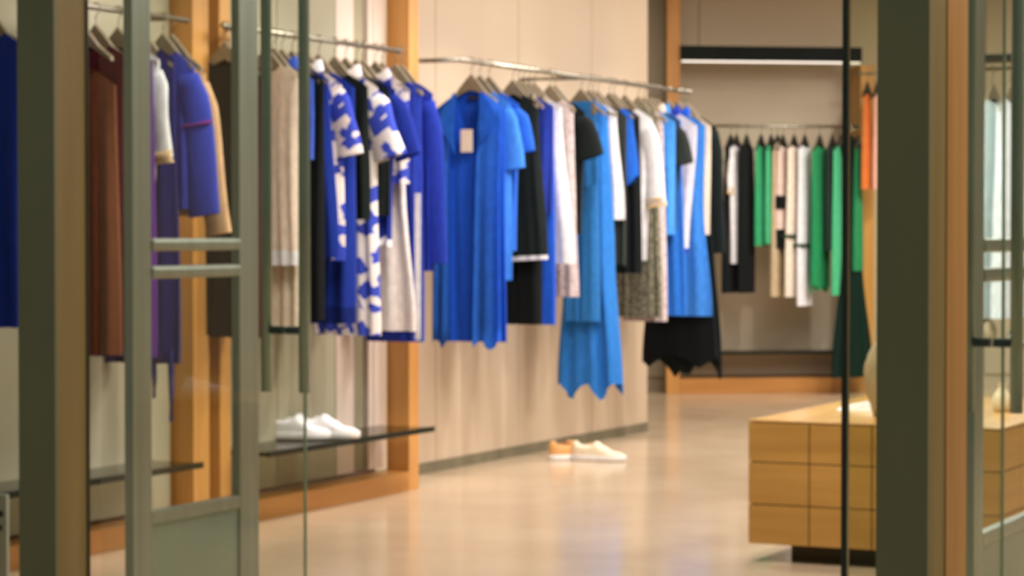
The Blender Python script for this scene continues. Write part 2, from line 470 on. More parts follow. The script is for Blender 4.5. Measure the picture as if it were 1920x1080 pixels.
# hanger proto meshes (shared by all copies)
def hanger_proto(label, mat, group, wide=.19, clip=False):
    t = thing('clothes_hanger', label, 'hanger', (0, 0, 0), 0, group)
    pts = [(.0, .0, -.105), (0, 0, -.03)]
    for k in range(9):
        a = -PI / 2 + k * PI * 1.25 / 8 * 1.0
        pts.append((.0 + .016 * math.cos(a) * 1.0, 0, -.0 + .016 * math.sin(a)))
    obj('hook', tube([(0, 0, -.09), (0, 0, -.03), (.008, 0, -.018)] + [(.0165 * math.cos(a), 0, .0165 * math.sin(a)) for a in [(-40 + 26 * k) * PI / 180 for k in range(9)]], .0022, 6), CHROME, t)
    bm = bmesh.new(); rings = []
    for j in range(21):
        s = -1 + j / 10
        x = wide * s; zc = -.108 - .100 * (abs(x) / .16) ** 1.2
        hh = lerp(.016, .008, abs(s)); cr_ = .038 * max(0, 1 - abs(x) / .075); tt = lerp(.008, .009, abs(s))
        rings.append([bm.verts.new((x, tt * cy, zc + hh * cz + (cr_ if cz > 0 else 0))) for cy, cz in ((-1, -1), (1, -1), (1, .6), (.4, 1), (-.4, 1), (-1, .6))])
    for A, B in zip(rings, rings[1:]):
        for k in range(6): bm.faces.new((A[k], A[(k + 1) % 6], B[(k + 1) % 6], B[k]))
    bm.faces.new(rings[0]); bm.faces.new(rings[-1][::-1])
    bmesh.ops.recalc_face_normals(bm, faces=bm.faces[:])
    obj('hanger_arms', bm, mat, t)
    if clip:
        for s in (-1, 1):
            obj('clip', box(s * .07 - .012, s * .07 + .012, -.016, .016, -.185, -.125, .003), mat, t)
    return t
protos = {}
def hang(kind, loc, rz, label, group):
    key = (kind, group)
    if key not in protos:
        h = hanger_proto(label, TAUPE if 'taupe' in kind else BLACKPL, group, .125 if 'taupe' in kind else .09, 'clip' in kind)
        protos[key] = h
    else:
        p = protos[key]; h = p.copy(); C.objects.link(h)
        for ch in p.children:
            c = ch.copy(); C.objects.link(c); c.parent = h
    h.location = loc; h.rotation_euler = (0, 0, rz); h['label'] = label; h['group'] = group
    return h

cnt = [0]
_last = {}
def slot(rail_id, y, gap=.056):        # next free place along a rail
    y = max(y, _last.get(rail_id, -99) + gap); _last[rail_id] = y
    return y
def hang_text(kind, label, own):
    if 'clip' in own or own.startswith('black hanger with'): return own
    return ('black' if 'black' in kind else 'taupe') + ' hanger of ' + label
def garment(name, label, cat, loc, rz, yb, mat, hw, hem_w, group, sleeves=None, neck=(.06, .05), waist=None, folds=(6, .008), hem=('flat', 0),
            collar=None, th=(.012, .03), hang_kind='taupe', hang_label=None, hang_group=None, trim=None, top=-.098, slope=.095, zc_off=None, extra=None, N=60, M=22):
    loc = Vector(loc)
    # height of the hem from the photograph's row yb at this depth
    fl = Vector((-math.sin(YAW), math.cos(YAW), 0)); Y = (loc - CAM).dot(fl)
    zb = at(960, yb, Y).z - loc.z
    cnt[0] += 1; ph = cnt[0] * 1.7
    t = thing(name, label, cat, loc, rz, group)
    tt = top
    pts = [(0, hw)]
    if waist: pts += [(waist[0], waist[1])]
    pts += [(1, hem_w)]
    body_t1 = 1
    if trim:
        body_t1 = 1 - trim[0] / (tt - zb)
    obj('body', cloth_body(tt, zb, pts, th, slope, neck, folds=folds, hem=hem, ph=ph, t1=body_t1, N=N, M=M), mat, t, smooth=True)
    if trim:
        obj('hem_band', cloth_body(tt, zb, pts, th, slope, neck, folds=folds, hem=hem, ph=ph, t0=body_t1, t1=1, M=3, N=N), trim[1], t, smooth=True)
    if sleeves:
        ln, ang, r0, r1 = sleeves[:4]; sm = sleeves[4] if len(sleeves) > 4 else mat
        for s in (-1, 1):
            so = obj('sleeve', sleeve_bm(s, hw, tt, ln, ang, r0, r1, ph=ph), sm, t, smooth=True)
            if len(sleeves) > 5:
                a = math.radians(ang * (.3 if s < 0 else 1))
                cu = sleeve_bm(s, hw, tt, .05, ang, r1 * 1.04, r1 * 1.06, ph=ph)
                off = Vector((s * math.sin(a), 0, -math.cos(a))) * (ln - .03) + Vector((0, 0, -(r0 - r1 * 1.04) * .50))
                bmesh.ops.translate(cu, verts=cu.verts[:], vec=off)
                obj('cuff', cu, sleeves[5], so, smooth=True)
    if collar:
        obj('collar', collar_bm(tt - .012, depth=neck[1] * .55 if neck else .02), collar, t, smooth=True)
    if extra: extra(t, tt, zb)
    if hang_label is not None:
        hang(hang_kind, loc, rz, hang_text(hang_kind, label, hang_label), hang_group)
    return t
def trousers(name, label, cat, loc, rz, yb, mat, hw, group, hang_kind='taupe_clip', hang_label=None, hang_group=None, top=-.165, flare=1.1, rise=.30):
    loc = Vector(loc)
    fl = Vector((-math.sin(YAW), math.cos(YAW), 0)); Y = (loc - CAM).dot(fl)
    zb = at(960, yb, Y).z - loc.z
    cnt[0] += 1; ph = cnt[0] * 1.3
    t = thing(name, label, cat, loc, rz, group)
    zr = top - rise
    obj('waistband', cloth_body(top, top - .045, [(0, hw), (1, hw)], (.016, .018), 0, None, folds=(2, 0), N=36, M=3), mat, t, smooth=True)
    obj('hips', cloth_body(top - .045, zr, [(0, hw * .99), (1, hw * 1.06)], (.016, .024), 0, None, folds=(3, .004), ph=ph, N=40, M=8), mat, t, smooth=True)
    for s in (-1, 1):
        bm = cloth_body(zr + .015, zb, [(0, hw * .53), (1, hw * .53 * flare)], (.022, .03), 0, None, folds=(2, .006), ph=ph + s, N=28, M=14)
        bmesh.ops.translate(bm, verts=bm.verts[:], vec=(s * hw * .52, 0, 0))
        obj('leg', bm, mat, t, smooth=True)
    if hang_label is not None: hang(hang_kind, loc, rz, hang_text(hang_kind, label, hang_label), hang_group)
    return t

# colours
ROYAL = (30, 88, 214); BRIGHT = (52, 124, 232); SKY = (72, 152, 240); DENIM = (44, 116, 190); VIOLET = (42, 64, 178); NAVY = (16, 34, 112)
DEEP = (24, 50, 148); BLK = (12, 17, 20); CHAR = (38, 48, 46); WHT = (236, 236, 242); CRM = (232, 214, 198); BEI = (222, 190, 150)
GRN = (34, 140, 86); MINT = (72, 176, 126); DGRN = (6, 70, 50); RUST = (150, 88, 52); MAR = (84, 22, 36); PURP = (84, 40, 130)
PR1 = print_mat('blue_blotch_print', (234, 222, 218), (58, 76, 190), 27, .40)
PR2 = print_mat('blue_leaf_print', (236, 228, 226), (62, 80, 192), 24, .36)
SPECK_D = noisy('dark_speckled_knit', (88, 88, 74), (134, 130, 112), (60, 60, 60), 5, .9, spec=.1, lo=.4, hi=.6)
SPECK_L = noisy('pale_speckled_knit', (206, 190, 192), (160, 148, 146), (60, 60, 60), 5, .9, spec=.1, lo=.45, hi=.7)

G3 = 'clothes on the long wall rail'
H3 = dict(hang_label='taupe hanger on the long rail of the plain beige wall', hang_group='hangers on the long wall rail')
def p3(xc, gap=.056): return (RX, slot(3, on_x(xc, RX, 200).y, gap), RZ)
def price_tag(t, tt, zb):
    o = obj('price_tag', box(-.028, .030, -.052, -.049, tt - .29, tt - .19, .001), CARD, t); o['label'] = 'pale card price tag hung in the open neck'
    obj('tag_string', tube([(.0, -.050, tt - .19), (.01, -.03, tt - .07)], .001, 5), INK, o)
    obj('neck_label', box(-.02, .03, .004, .008, tt - .055, tt - .040), INK, t)
    # open front: two lapels and a placket edge falling to the hem
    for s in (-1, 1):
        bm = bmesh.new()
        zs = [(tt - .035, .056, .070), (tt - .11, .060, .125), (tt - .19, .060, .135), (tt - .26, .058, .075), (tt - .30, .055, .060)]
        L_ = [bm.verts.new((s * a, -.034 - .020 * min(1, k / 2), z)) for k, (z, a, b2) in enumerate(zs)]
        R_ = [bm.verts.new((s * b2, -.036 - .022 * min(1, k / 2), z + .01)) for k, (z, a, b2) in enumerate(zs)]
        for k in range(4): bm.faces.new((L_[k], L_[k + 1], R_[k + 1], R_[k]))
        bmesh.ops.solidify(bm, geom=bm.faces[:], thickness=.003)
        obj('lapel', bm, fabric(BRIGHT), t)
    # the two open fronts hang from the shoulders over the inner slip
    for s, xo, xi, xb in ((-1, -.163, -.085, -.09), (1, .163, .055, .035)):
        bm = bmesh.new(); cols = []
        for i in range(11):
            f = i / 10; col = []
            for k in range(15):
                g = k / 14
                x = lerp(lerp(xo, xi, f), lerp(xo * 1.08, xb, f), g)
                z0_ = tt - .095 * (min(1, abs(lerp(xo, xi, f)) / .165)) ** 1.3 + .002
                z = lerp(z0_, zb - .012 + .022 * math.sin(i * .9 + s), g)
                y = -.018 - .034 * min(1, g * 3) - .013 * g * math.sin(i * 1.25 + s) 
                col.append(bm.verts.new((x, y, z)))
            cols.append(col)
        for A, B in zip(cols, cols[1:]):
            for k in range(14): bm.faces.new((A[k], A[k + 1], B[k + 1], B[k]))
        bmesh.ops.solidify(bm, geom=bm.faces[:], thickness=.003)
        obj('front_panel', bm, fabric((56, 126, 234)), t, smooth=True)

garment('shirt_dress', 'royal blue open-necked shirt dress with a card tag on the long rail', 'dress', p3(884), 0, 640, fabric((22, 78, 196)), .165, .172, G3,
        neck=(.07, .26), folds=(5, .012), hem=('flat', 0), th=(.014, .030), extra=price_tag, top=-.115, **H3)
garment('blouse', 'bright blue short-sleeved blouse right behind the blue shirt dress', 'top', p3(900), 0, 525, fabric((66, 138, 238)), .15, .16, G3, sleeves=(.27, 9, .06, .055), **H3)
garment('blouse', 'blue blouse whose cuffed short sleeve points at the black tunic', 'top', p3(917), 0, 470, fabric((44, 108, 222)), .15, .14, G3, sleeves=(.20, 14, .06, .06), **H3)
garment('tunic', 'black sleeveless tunic with a thin white hem on the long rail', 'top', p3(962), 0, 490, fabric(CHAR[:0] + (26, 34, 34)), .125, .17, G3, neck=(.05, .09), trim=(.022, fabric(WHT)), hem=('slant', .01), **H3)
trousers('trousers', 'black trousers under the white-hemmed black tunic', 'trousers', p3(950), 0, 608, fabric(BLK), .105, G3, **H3)
garment('blouse', 'blue and white blouse between black tunic and white tunic', 'top', p3(977), 0, 400, fabric(VIOLET), .155, .15, G3, **H3)
trousers('shorts', 'royal blue wide shorts hanging below the black tunic', 'trousers', p3(992), 0, 608, fabric(ROYAL), .125, G3, rise=.45, **H3)
garment('tunic', 'white tunic with a high pale neckline left of the denim blue trousers', 'top', p3(1002), 0, 494, fabric(WHT), .14, .20, G3, folds=(4, .008), **H3)
garment('lace_dress', 'pale grey lace dress showing under the white tunic', 'dress', p3(1032), 0, 556, SPECK_L, .12, .145, G3, waist=(.6, .13), **H3)
garment('t_shirt', 'black short-sleeved t-shirt behind the white tunic', 't-shirt', p3(1022), 0, 440, fabric((20, 26, 26)), .155, .14, G3, sleeves=(.20, 16, .062, .07), **H3)
trousers('trousers', 'denim blue straight trousers clipped to a hanger above the long blue skirt', 'trousers', p3(1090), 0, 602, fabric(DENIM), .088, G3, flare=1.15, top=-.12, rise=.42, **{**H3, 'hang_label': 'taupe clip hanger holding the denim blue trousers'})
garment('maxi_skirt', 'long blue skirt with a pointed uneven hem, lowest on the long rail', 'skirt', p3(1104), 0, 752, fabric((48, 126, 216)), .10, .175, G3, neck=None, waist=(.5, .13), folds=(4, .02), hem=('hanky', .09), th=(.02, .06), **H3)
garment('sleeveless_top', 'white sleeveless top right of the denim blue trousers', 'top', p3(1086), 0, 412, fabric(WHT), .125, .17, G3, neck=(.05, .1), **H3)
garment('sweater', 'charcoal straight sweater behind the white sleeveless top', 'top', p3(1108), 0, 490, fabric((52, 58, 54)), .155, .155, G3, hem=('slant', -.02), **H3)
garment('camisole', 'blue camisole with a ragged short hem in front of a black dress', 'top', p3(1143), 0, 335, fabric((34, 98, 206)), .125, .155, G3, neck=(.07, .06), hem=('wave', .035), folds=(2, .01), **H3)
garment('dress', 'plain black dress between the blue camisole and the white blouse', 'dress', p3(1146), 0, 512, fabric((18, 24, 26)), .14, .15, G3, **H3)
garment('blouse', 'white blouse with beige-cuffed elbow sleeves on the long rail', 'top', p3(1172), 0, 488, fabric(WHT), .15, .12, G3, sleeves=(.40, 6, .058, .055, fabric(WHT), fabric(BEI)), **H3)
garment('skirt', 'dark grey speckled knit skirt under the black dress', 'skirt', p3(1197), 0, 594, SPECK_D, .10, .135, G3, neck=None, **H3)
garment('knit_dress', 'pale grey speckled knit dress under the white blouse', 'dress', p3(1208), 0, 602, SPECK_L, .105, .125, G3, **H3)
garment('sleeveless_top', 'narrow sky blue vest top right of the white blouse', 'top', p3(1192), 0, 440, fabric(SKY), .15, .145, G3, **H3)
garment('t_shirt', 'charcoal short-sleeved t-shirt with a beige neckline among blue dresses', 't-shirt', p3(1200), 0, 430, fabric((44, 50, 48)), .15, .14, G3, sleeves=(.20, 12, .06, .065), collar=fabric(CRM), **H3)
garment('dress', 'bright blue straight dress left of the white violet-edged top', 'dress', p3(1232), 0, 590, fabric((44, 118, 222)), .135, .165, G3, folds=(5, .012), collar=fabric(SKY), **H3)
garment('wrap_top', 'white top with violet edge tapering to a point near the rail end', 'top', p3(1252), 0, 475, fabric((232, 228, 236)), .165, .115, G3, collar=fabric(VIOLET), trim=(.03, fabric(VIOLET)), **H3)
garment('flared_dress', 'bright blue flared dress near the end of the long rail', 'dress', p3(1270, .05), 0, 592, fabric((66, 142, 238)), .16, .20, G3, waist=(.4, .15), folds=(4, .009), th=(.012, .022), collar=fabric(ROYAL), **H3)
garment('long_dress', 'plain black long dress hanging directly behind the bright blue flared dress', 'dress', p3(1273, .04), 0, 690, fabric((10, 14, 17)), .12, .215, G3, waist=(.3, .13), folds=(3, .008), hem=('hanky', .07, 2.3), th=(.012, .024), **H3)
garment('t_shirt', 'cream plain top second from the end of the long rail', 'top', p3(1284, .04), 0, 440, fabric(CRM), .15, .14, G3, **H3)
garment('long_dress', 'charcoal long-sleeved dress with pointed uneven hem, last on the long rail', 'dress', p3(1290, .04), 0, 712, fabric((24, 33, 33)), .165, .20, G3, waist=(.4, .15), sleeves=(.66, 3, .055, .045), folds=(3, .012), hem=('hanky', .13, 2.3), **H3)

# middle bay
G2 = 'clothes on the middle bay rail'
H2 = dict(hang_label='taupe hanger on the middle bay rail', hang_group='hangers on the middle bay rail')
def p2(xc): return (RX, slot(2, on_x(xc, RX, 120).y), RZ)
garment('jacket', 'black long jacket leftmost in the middle bay', 'jacket', p2(422), 0, 628, fabric(BLK), .115, .12, G2, **H2)
garment('long_coat', 'dark red long coat left of the pull handles in the middle bay', 'coat', p2(440), 0, 632, fabric((66, 14, 22)), .12, .125, G2, **H2)
garment('lace_blouse', 'cream lace-trimmed tunic seen between the two pull handles', 'top', p2(500), 0, 497, fabric(CRM), .14, .145, G2, neck=(.06, .06), trim=(.06, fabric(WHT)), **H2)
garment('long_dress', 'pale cream long dress under the cream tunic between the handles', 'dress', p2(508), 0, 612, fabric((222, 208, 188)), .13, .125, G2, **H2)
garment('shirt', 'blue collared shirt just behind the cream tunic', 'shirt', p2(516), 0, 300, fabric((52, 86, 190)), .14, .14, G2, collar=fabric((52, 86, 190)), **H2)
garment('dress', 'black narrow dress right of the handles beside the printed tunic', 'dress', p2(548), 0, 600, fabric(BLK), .14, .14, G2, **H2)
garment('cardigan', 'blue cardigan with long body in front of the printed tunic', 'cardigan', p2(550), 0, 484, fabric(DEEP), .13, .17, G2, **H2)
garment('printed_tunic', 'white tunic with violet-blue patches, left one of the printed pieces', 'top', p2(572), 0, 488, PR1, .155, .165, G2, sleeves=(.26, 13, .06, .06, PR1), collar=fabric(WHT), **H2)
garment('dress', 'violet-blue dress right behind the left printed tunic', 'dress', p2(598), 0, 606, fabric(DEEP), .16, .16, G2, folds=(5, .012), trim=(.07, fabric(NAVY)), **H2)
garment('vest', 'black sleeveless long vest between the two printed pieces', 'vest', p2(628), 0, 412, fabric((12, 20, 18)), .15, .155, G2, **H2)
garment('printed_dress', 'white dress with violet-blue leaf shapes and wide sleeves, mid bay', 'dress', p2(648), 0, 628, PR2, .15, .155, G2, waist=(.4, .14), sleeves=(.26, 17, .065, .075, PR2), collar=PR2, **H2)
garment('top', 'short black top beside the wide-sleeved printed dress', 'top', p2(668), 0, 405, fabric((12, 20, 18)), .15, .155, G2, **H2)
garment('t_shirt', 'navy blouse with long slanting sleeve and white ruffled hem', 'top', p2(680), 0, 458, fabric((24, 44, 140)), .15, .135, G2, sleeves=(.26, 20, .06, .06), trim=(.03, fabric(WHT)), hem=('wave', .01), **H2)
garment('printed_shirt', 'white shirt with blue blotches and high collar at the rail end', 'shirt', p2(704), 0, 345, PR1, .155, .15, G2, collar=PR1, **H2)
garment('flared_skirt', 'white flared skirt hanging low beside the oak post', 'skirt', p2(715), 0, 624, fabric((240, 230, 226)), .09, .165, G2, neck=None, waist=(.35, .11), folds=(3, .014), trim=(.010, fabric(NAVY)), **H2)
def stripe(t, tt, zb):
    obj('side_stripe', box(.115, .14, -.048, -.044, zb + .01, tt - .5), fabric(WHT), t)['label'] = 'white stripe down the side'
garment('long_dress', 'dark violet-blue long dress with a white side stripe', 'dress', p2(742), 0, 640, fabric(VIOLET), .12, .135, G2, extra=stripe, **H2)
garment('long_sleeved_top', 'violet-blue long-sleeved top, last on the middle bay rail', 'top', p2(747), 0, 508, fabric((38, 60, 176)), .145, .15, G2, sleeves=(.68, 4, .06, .05), **H2)

# leftmost bay
G1 = 'clothes on the leftmost rail'
H1 = dict(hang_label='taupe hanger on the leftmost bay rail', hang_group='hangers on the leftmost rail')
def p1(xc): return (RX, slot(1, on_x(xc, RX, 60).y), RZ)
garment('deep_blue_dress', 'deep blue dress cut by the left picture edge, left of the jamb', 'dress', p1(-18), 0, 613, fabric((22, 52, 170)), .14, .14, G1, folds=(4, .012), **H1)
garment('dress', 'rust brown sleeveless dress just right of the left jamb', 'dress', p1(152), 0, 664, fabric((122, 72, 44)), .14, .155, G1, top=-.19, **H1)
garment('dress', 'dark maroon dress behind the rust brown one', 'dress', p1(180), 0, 655, fabric(MAR), .14, .155, G1, **H1)
garment('dress', 'purple dress showing below the white short-sleeved top', 'dress', p1(222), 0, 668, fabric(PURP), .14, .15, G1, **H1)
garment('short_sleeved_top', 'white top with short sleeves on the leftmost rail', 'top', p1(232), 0, 420, fabric(WHT), .13, .10, G1, sleeves=(.30, 5, .055, .05, fabric(WHT), fabric(BEI)), collar=fabric(WHT), top=-.095, **H1)
def ties(t, tt, zb):
    for x, l in ((.06, .12), (-.02, .10), (.13, .2)):
        o = obj('tie_end', tube([(x, -.03, zb + .05), (x + .005, -.032, zb - l * .5), (x + .002, -.03, zb - l)], [.012, .009, .007], 6), fabric(NAVY), t)
garment('long_dress', 'navy long dress with dangling tie ends on the leftmost rail', 'dress', p1(268), 0, 680, fabric((12, 24, 96)), .13, .15, G1, neck=(.07, .16), folds=(4, .012), extra=ties, top=-.09, **H1)
def seam(t, tt, zb):
    for s in (-1, 1):
        bm = sleeve_bm(s, .13, tt, .016, 8, .0735, .073, ph=0)
        a = math.radians(8 * (.3 if s < 0 else 1))
        bmesh.ops.translate(bm, verts=bm.verts[:], vec=Vector((s * math.sin(a), 0, -math.cos(a))) * .17)
        obj('sleeve_seam', bm, fabric((120, 40, 130)), t, smooth=True)['label'] = 'purple seam'
garment('batwing_top', 'violet-blue batwing top with a purple seam', 'top', p1(306), 0, 392, fabric((52, 70, 184)), .13, .17, G1, sleeves=(.50, 8, .075, .062), extra=seam, top=-.085, slope=.12, **H1)
garment('blouse', 'beige long-sleeved blouse mostly behind the batwing top', 'top', p1(322), 0, 405, fabric((226, 182, 138)), .14, .14, G1, sleeves=(.54, 9, .06, .05), top=-.12, **H1)

# ---------------------------------------------------------------- white shoes on the glass shelf
def shoe(name, label, loc, rz, upper, sole, lining, L=.27, group=None):
    t = thing(name, label, 'shoe', loc, rz, group)
    # sole
    def outline(s):      # half width along length 0..1
        return .030 + .012 * math.sin(PI * min(1, s * 1.05)) + .008 * math.exp(-((s - .72) / .18) ** 2)
    def ringat(s, z, k=1.0):
        return None
    n = 22
    bm = bmesh.new(); R = []
    for z, k in ((0, .96), (.006, 1.04), (.026, 1.04), (.028, 1.0)):
        ring = []
        for i in range(2 * n):
            if i < n: s = i / (n - 1); sg = 1
            else: s = 1 - (i - n) / (n - 1); sg = -1
            e = math.sqrt(max(0, 1 - (2 * s - 1) ** 6)) if 0 < s < 1 else 0.25
            ring.append(bm.verts.new(((s - .5) * L * (1.02 if k > 1 else 1), sg * outline(s) * e * k, z + .012 * max(0, s - .8))))
        R.append(ring)
    m = 2 * n
    for A, B in zip(R, R[1:]):
        for k in range(m): bm.faces.new((A[k], A[(k + 1) % m], B[(k + 1) % m], B[k]))
    bm.faces.new(R[0][::-1]); bm.faces.new(R[-1])
    obj('sole', bm, sole, t, smooth=True)
    # upper: stations along the length
    hts = [(0, .070), (.06, .098), (.2, .086), (.36, .088), (.46, .096), (.6, .072), (.75, .048), (.9, .042), (.97, .036), (1, .022)]
    bm = bmesh.new(); st = []
    for j in range(21):
        s = j / 20
        h = prof(s, hts); wd = outline(s) * (math.sqrt(max(0, 1 - (2 * s - 1) ** 6)) if 0 < s < 1 else .3) * .98
        op = .10 < s < .44
        ring = []
        for k in range(13):
            a = PI * k / 12
            y = wd * spow(math.cos(a), .6); z = .024 + (h - .024) * spow(math.sin(a), .7)
            if op and abs(k - 6) < 3: z = .024 + (h - .024) * .35; 
            ring.append(bm.verts.new(((s - .5) * L, y, z)))
        st.append(ring)
    for A, B in zip(st, st[1:]):
        for k in range(12): bm.faces.new((A[k], A[k + 1], B[k + 1], B[k]))
    bm.faces.new(st[0]); bm.faces.new(st[-1][::-1])
    bmesh.ops.recalc_face_normals(bm, faces=bm.faces[:])
    obj('upper', bm, upper, t, smooth=True)
    obj('tongue', box(-.05 * L / .27, .0, -.018, .018, .078, .084, .002), lining, t)
    obj('insole', box(-.4 * L, -.08 * L, -.024, .024, .045, .052, .002), lining, t)
    return t
pw = on_plane(612, 812, (0, 0, .288), (0, 0, 1))
pw = Vector((.33, on_x(612, .33).y, .288))
shoe('sneaker', 'white low sneaker at the front of the dark glass shelf, fully in the clear', pw, math.radians(12), WHITE, SOLE, WHITE, .27)
pw2 = Vector((.25, on_x(560, .25).y, .288))
shoe('sneaker', 'white sneaker behind the door glass, left one on the dark shelf', pw2, math.radians(20), WHITE, SOLE, WHITE, .25)
ps = on_z(1068, 862, 0); ps2 = on_z(1122, 864, 0)
shoe('slip_on_shoe', 'tan slip-on shoe with white sole, left one on the floor', (ps.x, ps.y + .03, 0), math.radians(60), TAN, SOLE, BROWN, .27)
shoe('slip_on_shoe', 'cream shoe with white sole, right one on the floor', (ps2.x, ps2.y, 0), math.radians(8), CREAMC, SOLE, TAN, .27)

# ---------------------------------------------------------------- far frame, rail and clothes
ff = thing('oak_portal_frame', 'far oak portal frame around the rail of green clothes', 'frame', F0, FA)
wF = (F1 - F0).length
obj('post', box(0, .092, 0, .06, 0, 2.9, .002), OAK, ff)
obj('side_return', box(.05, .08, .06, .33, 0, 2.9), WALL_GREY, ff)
obj('post', box(wF, wF + .10, .0, .33, 0, 2.28, .002), OAK, ff)
obj('bottom_beam', box(.092, wF, 0, .33, 0, .10, .002), OAK_BEAM, ff)
obj('cross_bar', box(.092, wF, -.03, .05, 2.30, 2.40, .002), BLACKM, ff)
o = obj('led_strip', box(.10, wF - .01, -.02, .0, 2.288, 2.2995), LEDM, ff); o['label'] = 'glowing white light strip'
obj('back_panel', box(.092, wF, .325, .333, .11, 2.30), WALL_FAR, ff)
t = thing('glass_shelf', 'thin dark shelf low in the far frame', 'shelf', F0, FA)
obj('shelf_board', box(.098, wF - .005, .05, .315, .272, .288), G_SHELF, t)
obj('shelf_edge', box(.098, wF - .005, .044, .05, .268, .29), SHEDGE, t)
pf0 = F0 + fd * .1 - Vector((0, 0, 0))
RFn = -.24      # rail line in the frame's own y
rp = F0 + Vector((-fd.y, fd.x, 0)) * RFn
def pf(xc):
    p = on_plane(xc, 240, rp, (fd.y, -fd.x, 0)); return Vector((p.x, p.y, 1.84))
ra, rb = pf(1340), pf(1613)
t = thing('clothes_rail', 'far steel rail carrying green, black and white clothes', 'clothes rail', (ra + rb) / 2, FA)
hl = (rb - ra).length / 2
obj('rod', tube([(-hl, 0, 0), (hl, 0, 0)], .010, 10), STEEL, t, smooth=True)
for s in (-1, 1): obj('wall_arm', tube([(s * (hl - .02), 0, 0), (s * (hl - .02), .54, 0)], .009, 8), STEEL, t, smooth=True)
G4 = 'clothes on the far rail'
H4 = dict(hang_label='black hanger on the far rail', hang_group='hangers on the far rail', hang_kind='black')
RZF = PI / 2 + YAW - math.radians(28)
def fg(name, label, cat, xc, yb, col, hw, hem_w, **k):
    m = col if not isinstance(col, tuple) else fabric(col)
    return garment(name, label, cat, pf(xc), RZF, yb, m, hw, hem_w, G4, th=(.012, .022), folds=k.pop('folds', (4, .007)), N=40, M=14, **k, **H4)
fg('skirt', 'short black skirt at the left of the far rail', 'skirt', 1370, 549, BLK, .09, .12, neck=None)
fg('t_shirt', 'white t-shirt with beige cuffs, left on the far rail', 't-shirt', 1381, 494, WHT, .11, .10, sleeves=(.24, 6, .055, .05, fabric(WHT), fabric(BEI)))
fg('dress', 'black dress second from the left on the far rail', 'dress', 1400, 549, BLK, .12, .12)
fg('blouse', 'mint green top left of the pair of green tops', 'top', 1427, 461, (54, 160, 108), .09, .08)
fg('blouse', 'mint green top right of the pair, beside the black and cream top', 'top', 1446, 457, MINT, .09, .085)
fg('skirt', 'sheer beige skirt low in the middle of the far rail', 'skirt', 1458, 556, (196, 176, 144), .08, .12, neck=None)
def blocks(t, tt, zb):
    obj('black_band', box(-.10, .10, -.034, .034, zb + .27, zb + .36, .01), fabric(BLK), t)
fg('colour_block_top', 'cream top with black bands on the far rail', 'top', 1468, 466, (222, 200, 190), .09, .09, trim=(.14, fabric(BLK)), extra=blocks)
def belt(t, tt, zb):
    obj('belt', box(-.125, .125, -.036, .036, zb + .40, zb + .425, .008), fabric((40, 70, 44)), t)['label'] = 'thin dark green belt'
fg('long_dress', 'cream long dress, left one of the white pair on the far rail', 'dress', 1489, 556, (236, 222, 206), .11, .13, extra=belt)
fg('long_dress', 'white long dress, right one of the white pair on the far rail', 'dress', 1509, 573, WHT, .11, .13, extra=belt)
fg('green_dress', 'green gathered dress right of the white pair', 'dress', 1537, 550, GRN, .14, .14, folds=(6, .012), hem=('hanky', .06))
fg('jacket', 'charcoal jacket between the two green dresses', 'jacket', 1561, 470, CHAR, .10, .09)
fg('green_dress', 'mint green dress right of the charcoal jacket on the far rail', 'dress', 1576, 553, MINT, .13, .13, neck=(.05, .12))
garment('evening_dress', 'floor-near dark green flared dress, longest on the far rail', 'dress', pf(1597), PI / 2 + YAW - math.radians(58), 707, fabric((4, 34, 28)), .08, .185, G4,
        th=(.012, .03), waist=(.45, .09), folds=(4, .016), N=48, M=18, **H4)
fg('green_dress', 'green narrow dress seen through the tinted side glass', 'dress', 1609, 508, (44, 140, 96), .05, .06)

# orange and pink pieces hanging right of the far frame
pr_ = at(1632, 150, 16.6); ax = Vector((math.cos(YAW), math.sin(YAW), 0))
t = thing('clothes_rail', 'short high rail with orange and pink tops right of the far frame', 'clothes rail', (pr_.x, pr_.y, 2.2), YAW)
obj('rod', tube([(-.10, 0, 0), (.22, 0, 0)], .009, 8), STEEL, t, smooth=True)
obj('wall_arm', tube([(.2, 0, 0), (.2, 1.3, 0)], .008, 8), STEEL, t)
for dx, lab, c in ((-.02, 'orange top hanging between far frame and right jamb', (222, 118, 62)), (.05, 'pink top hanging beside the orange one by the right jamb', (232, 176, 166))):
    garment('hanging_top', lab, 'top', (pr_.x + ax.x * dx, pr_.y + ax.y * dx, 2.2), RZF, 355, fabric(c), .06, .07, 'tops right of the far frame', th=(.012, .02), N=32, M=10,
            hang_label='black hanger with %s top right of the far frame' % ('orange' if dx < 0 else 'pink'), hang_kind='black')

# ---------------------------------------------------------------- low oak display block
tl = on_plane(1402, 1019, (0, 0, .06), (0, 0, 1))
tw = on_plane(1878, 900, (0, tl.y, 0), (0, 1, 0)).x - tl.x
TD = 1.45
t = thing('display_table', 'low oak display block of drawer fronts on a recessed dark base', 'table', (tl.x, tl.y, 0))
ZB, ZT = .06, .478
obj('base', box(.12, tw - .12, .10, TD - .1, 0, ZB), PLINTHDARK, t)
obj('carcass', box(.012, tw - .012, .012, TD - .012, ZB, ZT - .008), DARKWOOD, t)
obj('table_top', box(0, tw, 0, TD, ZT - .006, ZT, .001), OAK_TOP, t)
cols_ = 4; cw = tw / cols_; rows = [(ZB, ZB + .134), (ZB + .134, ZB + .276), (ZB + .276, ZT - .0075)]
for i in range(cols_):
    for (z0, z1) in rows:
        obj('drawer_front', box(i * cw + .0022, (i + 1) * cw - .0022, 0, .0125, z0 + .002, z1 - .002, .001), OAK_TABLE, t)
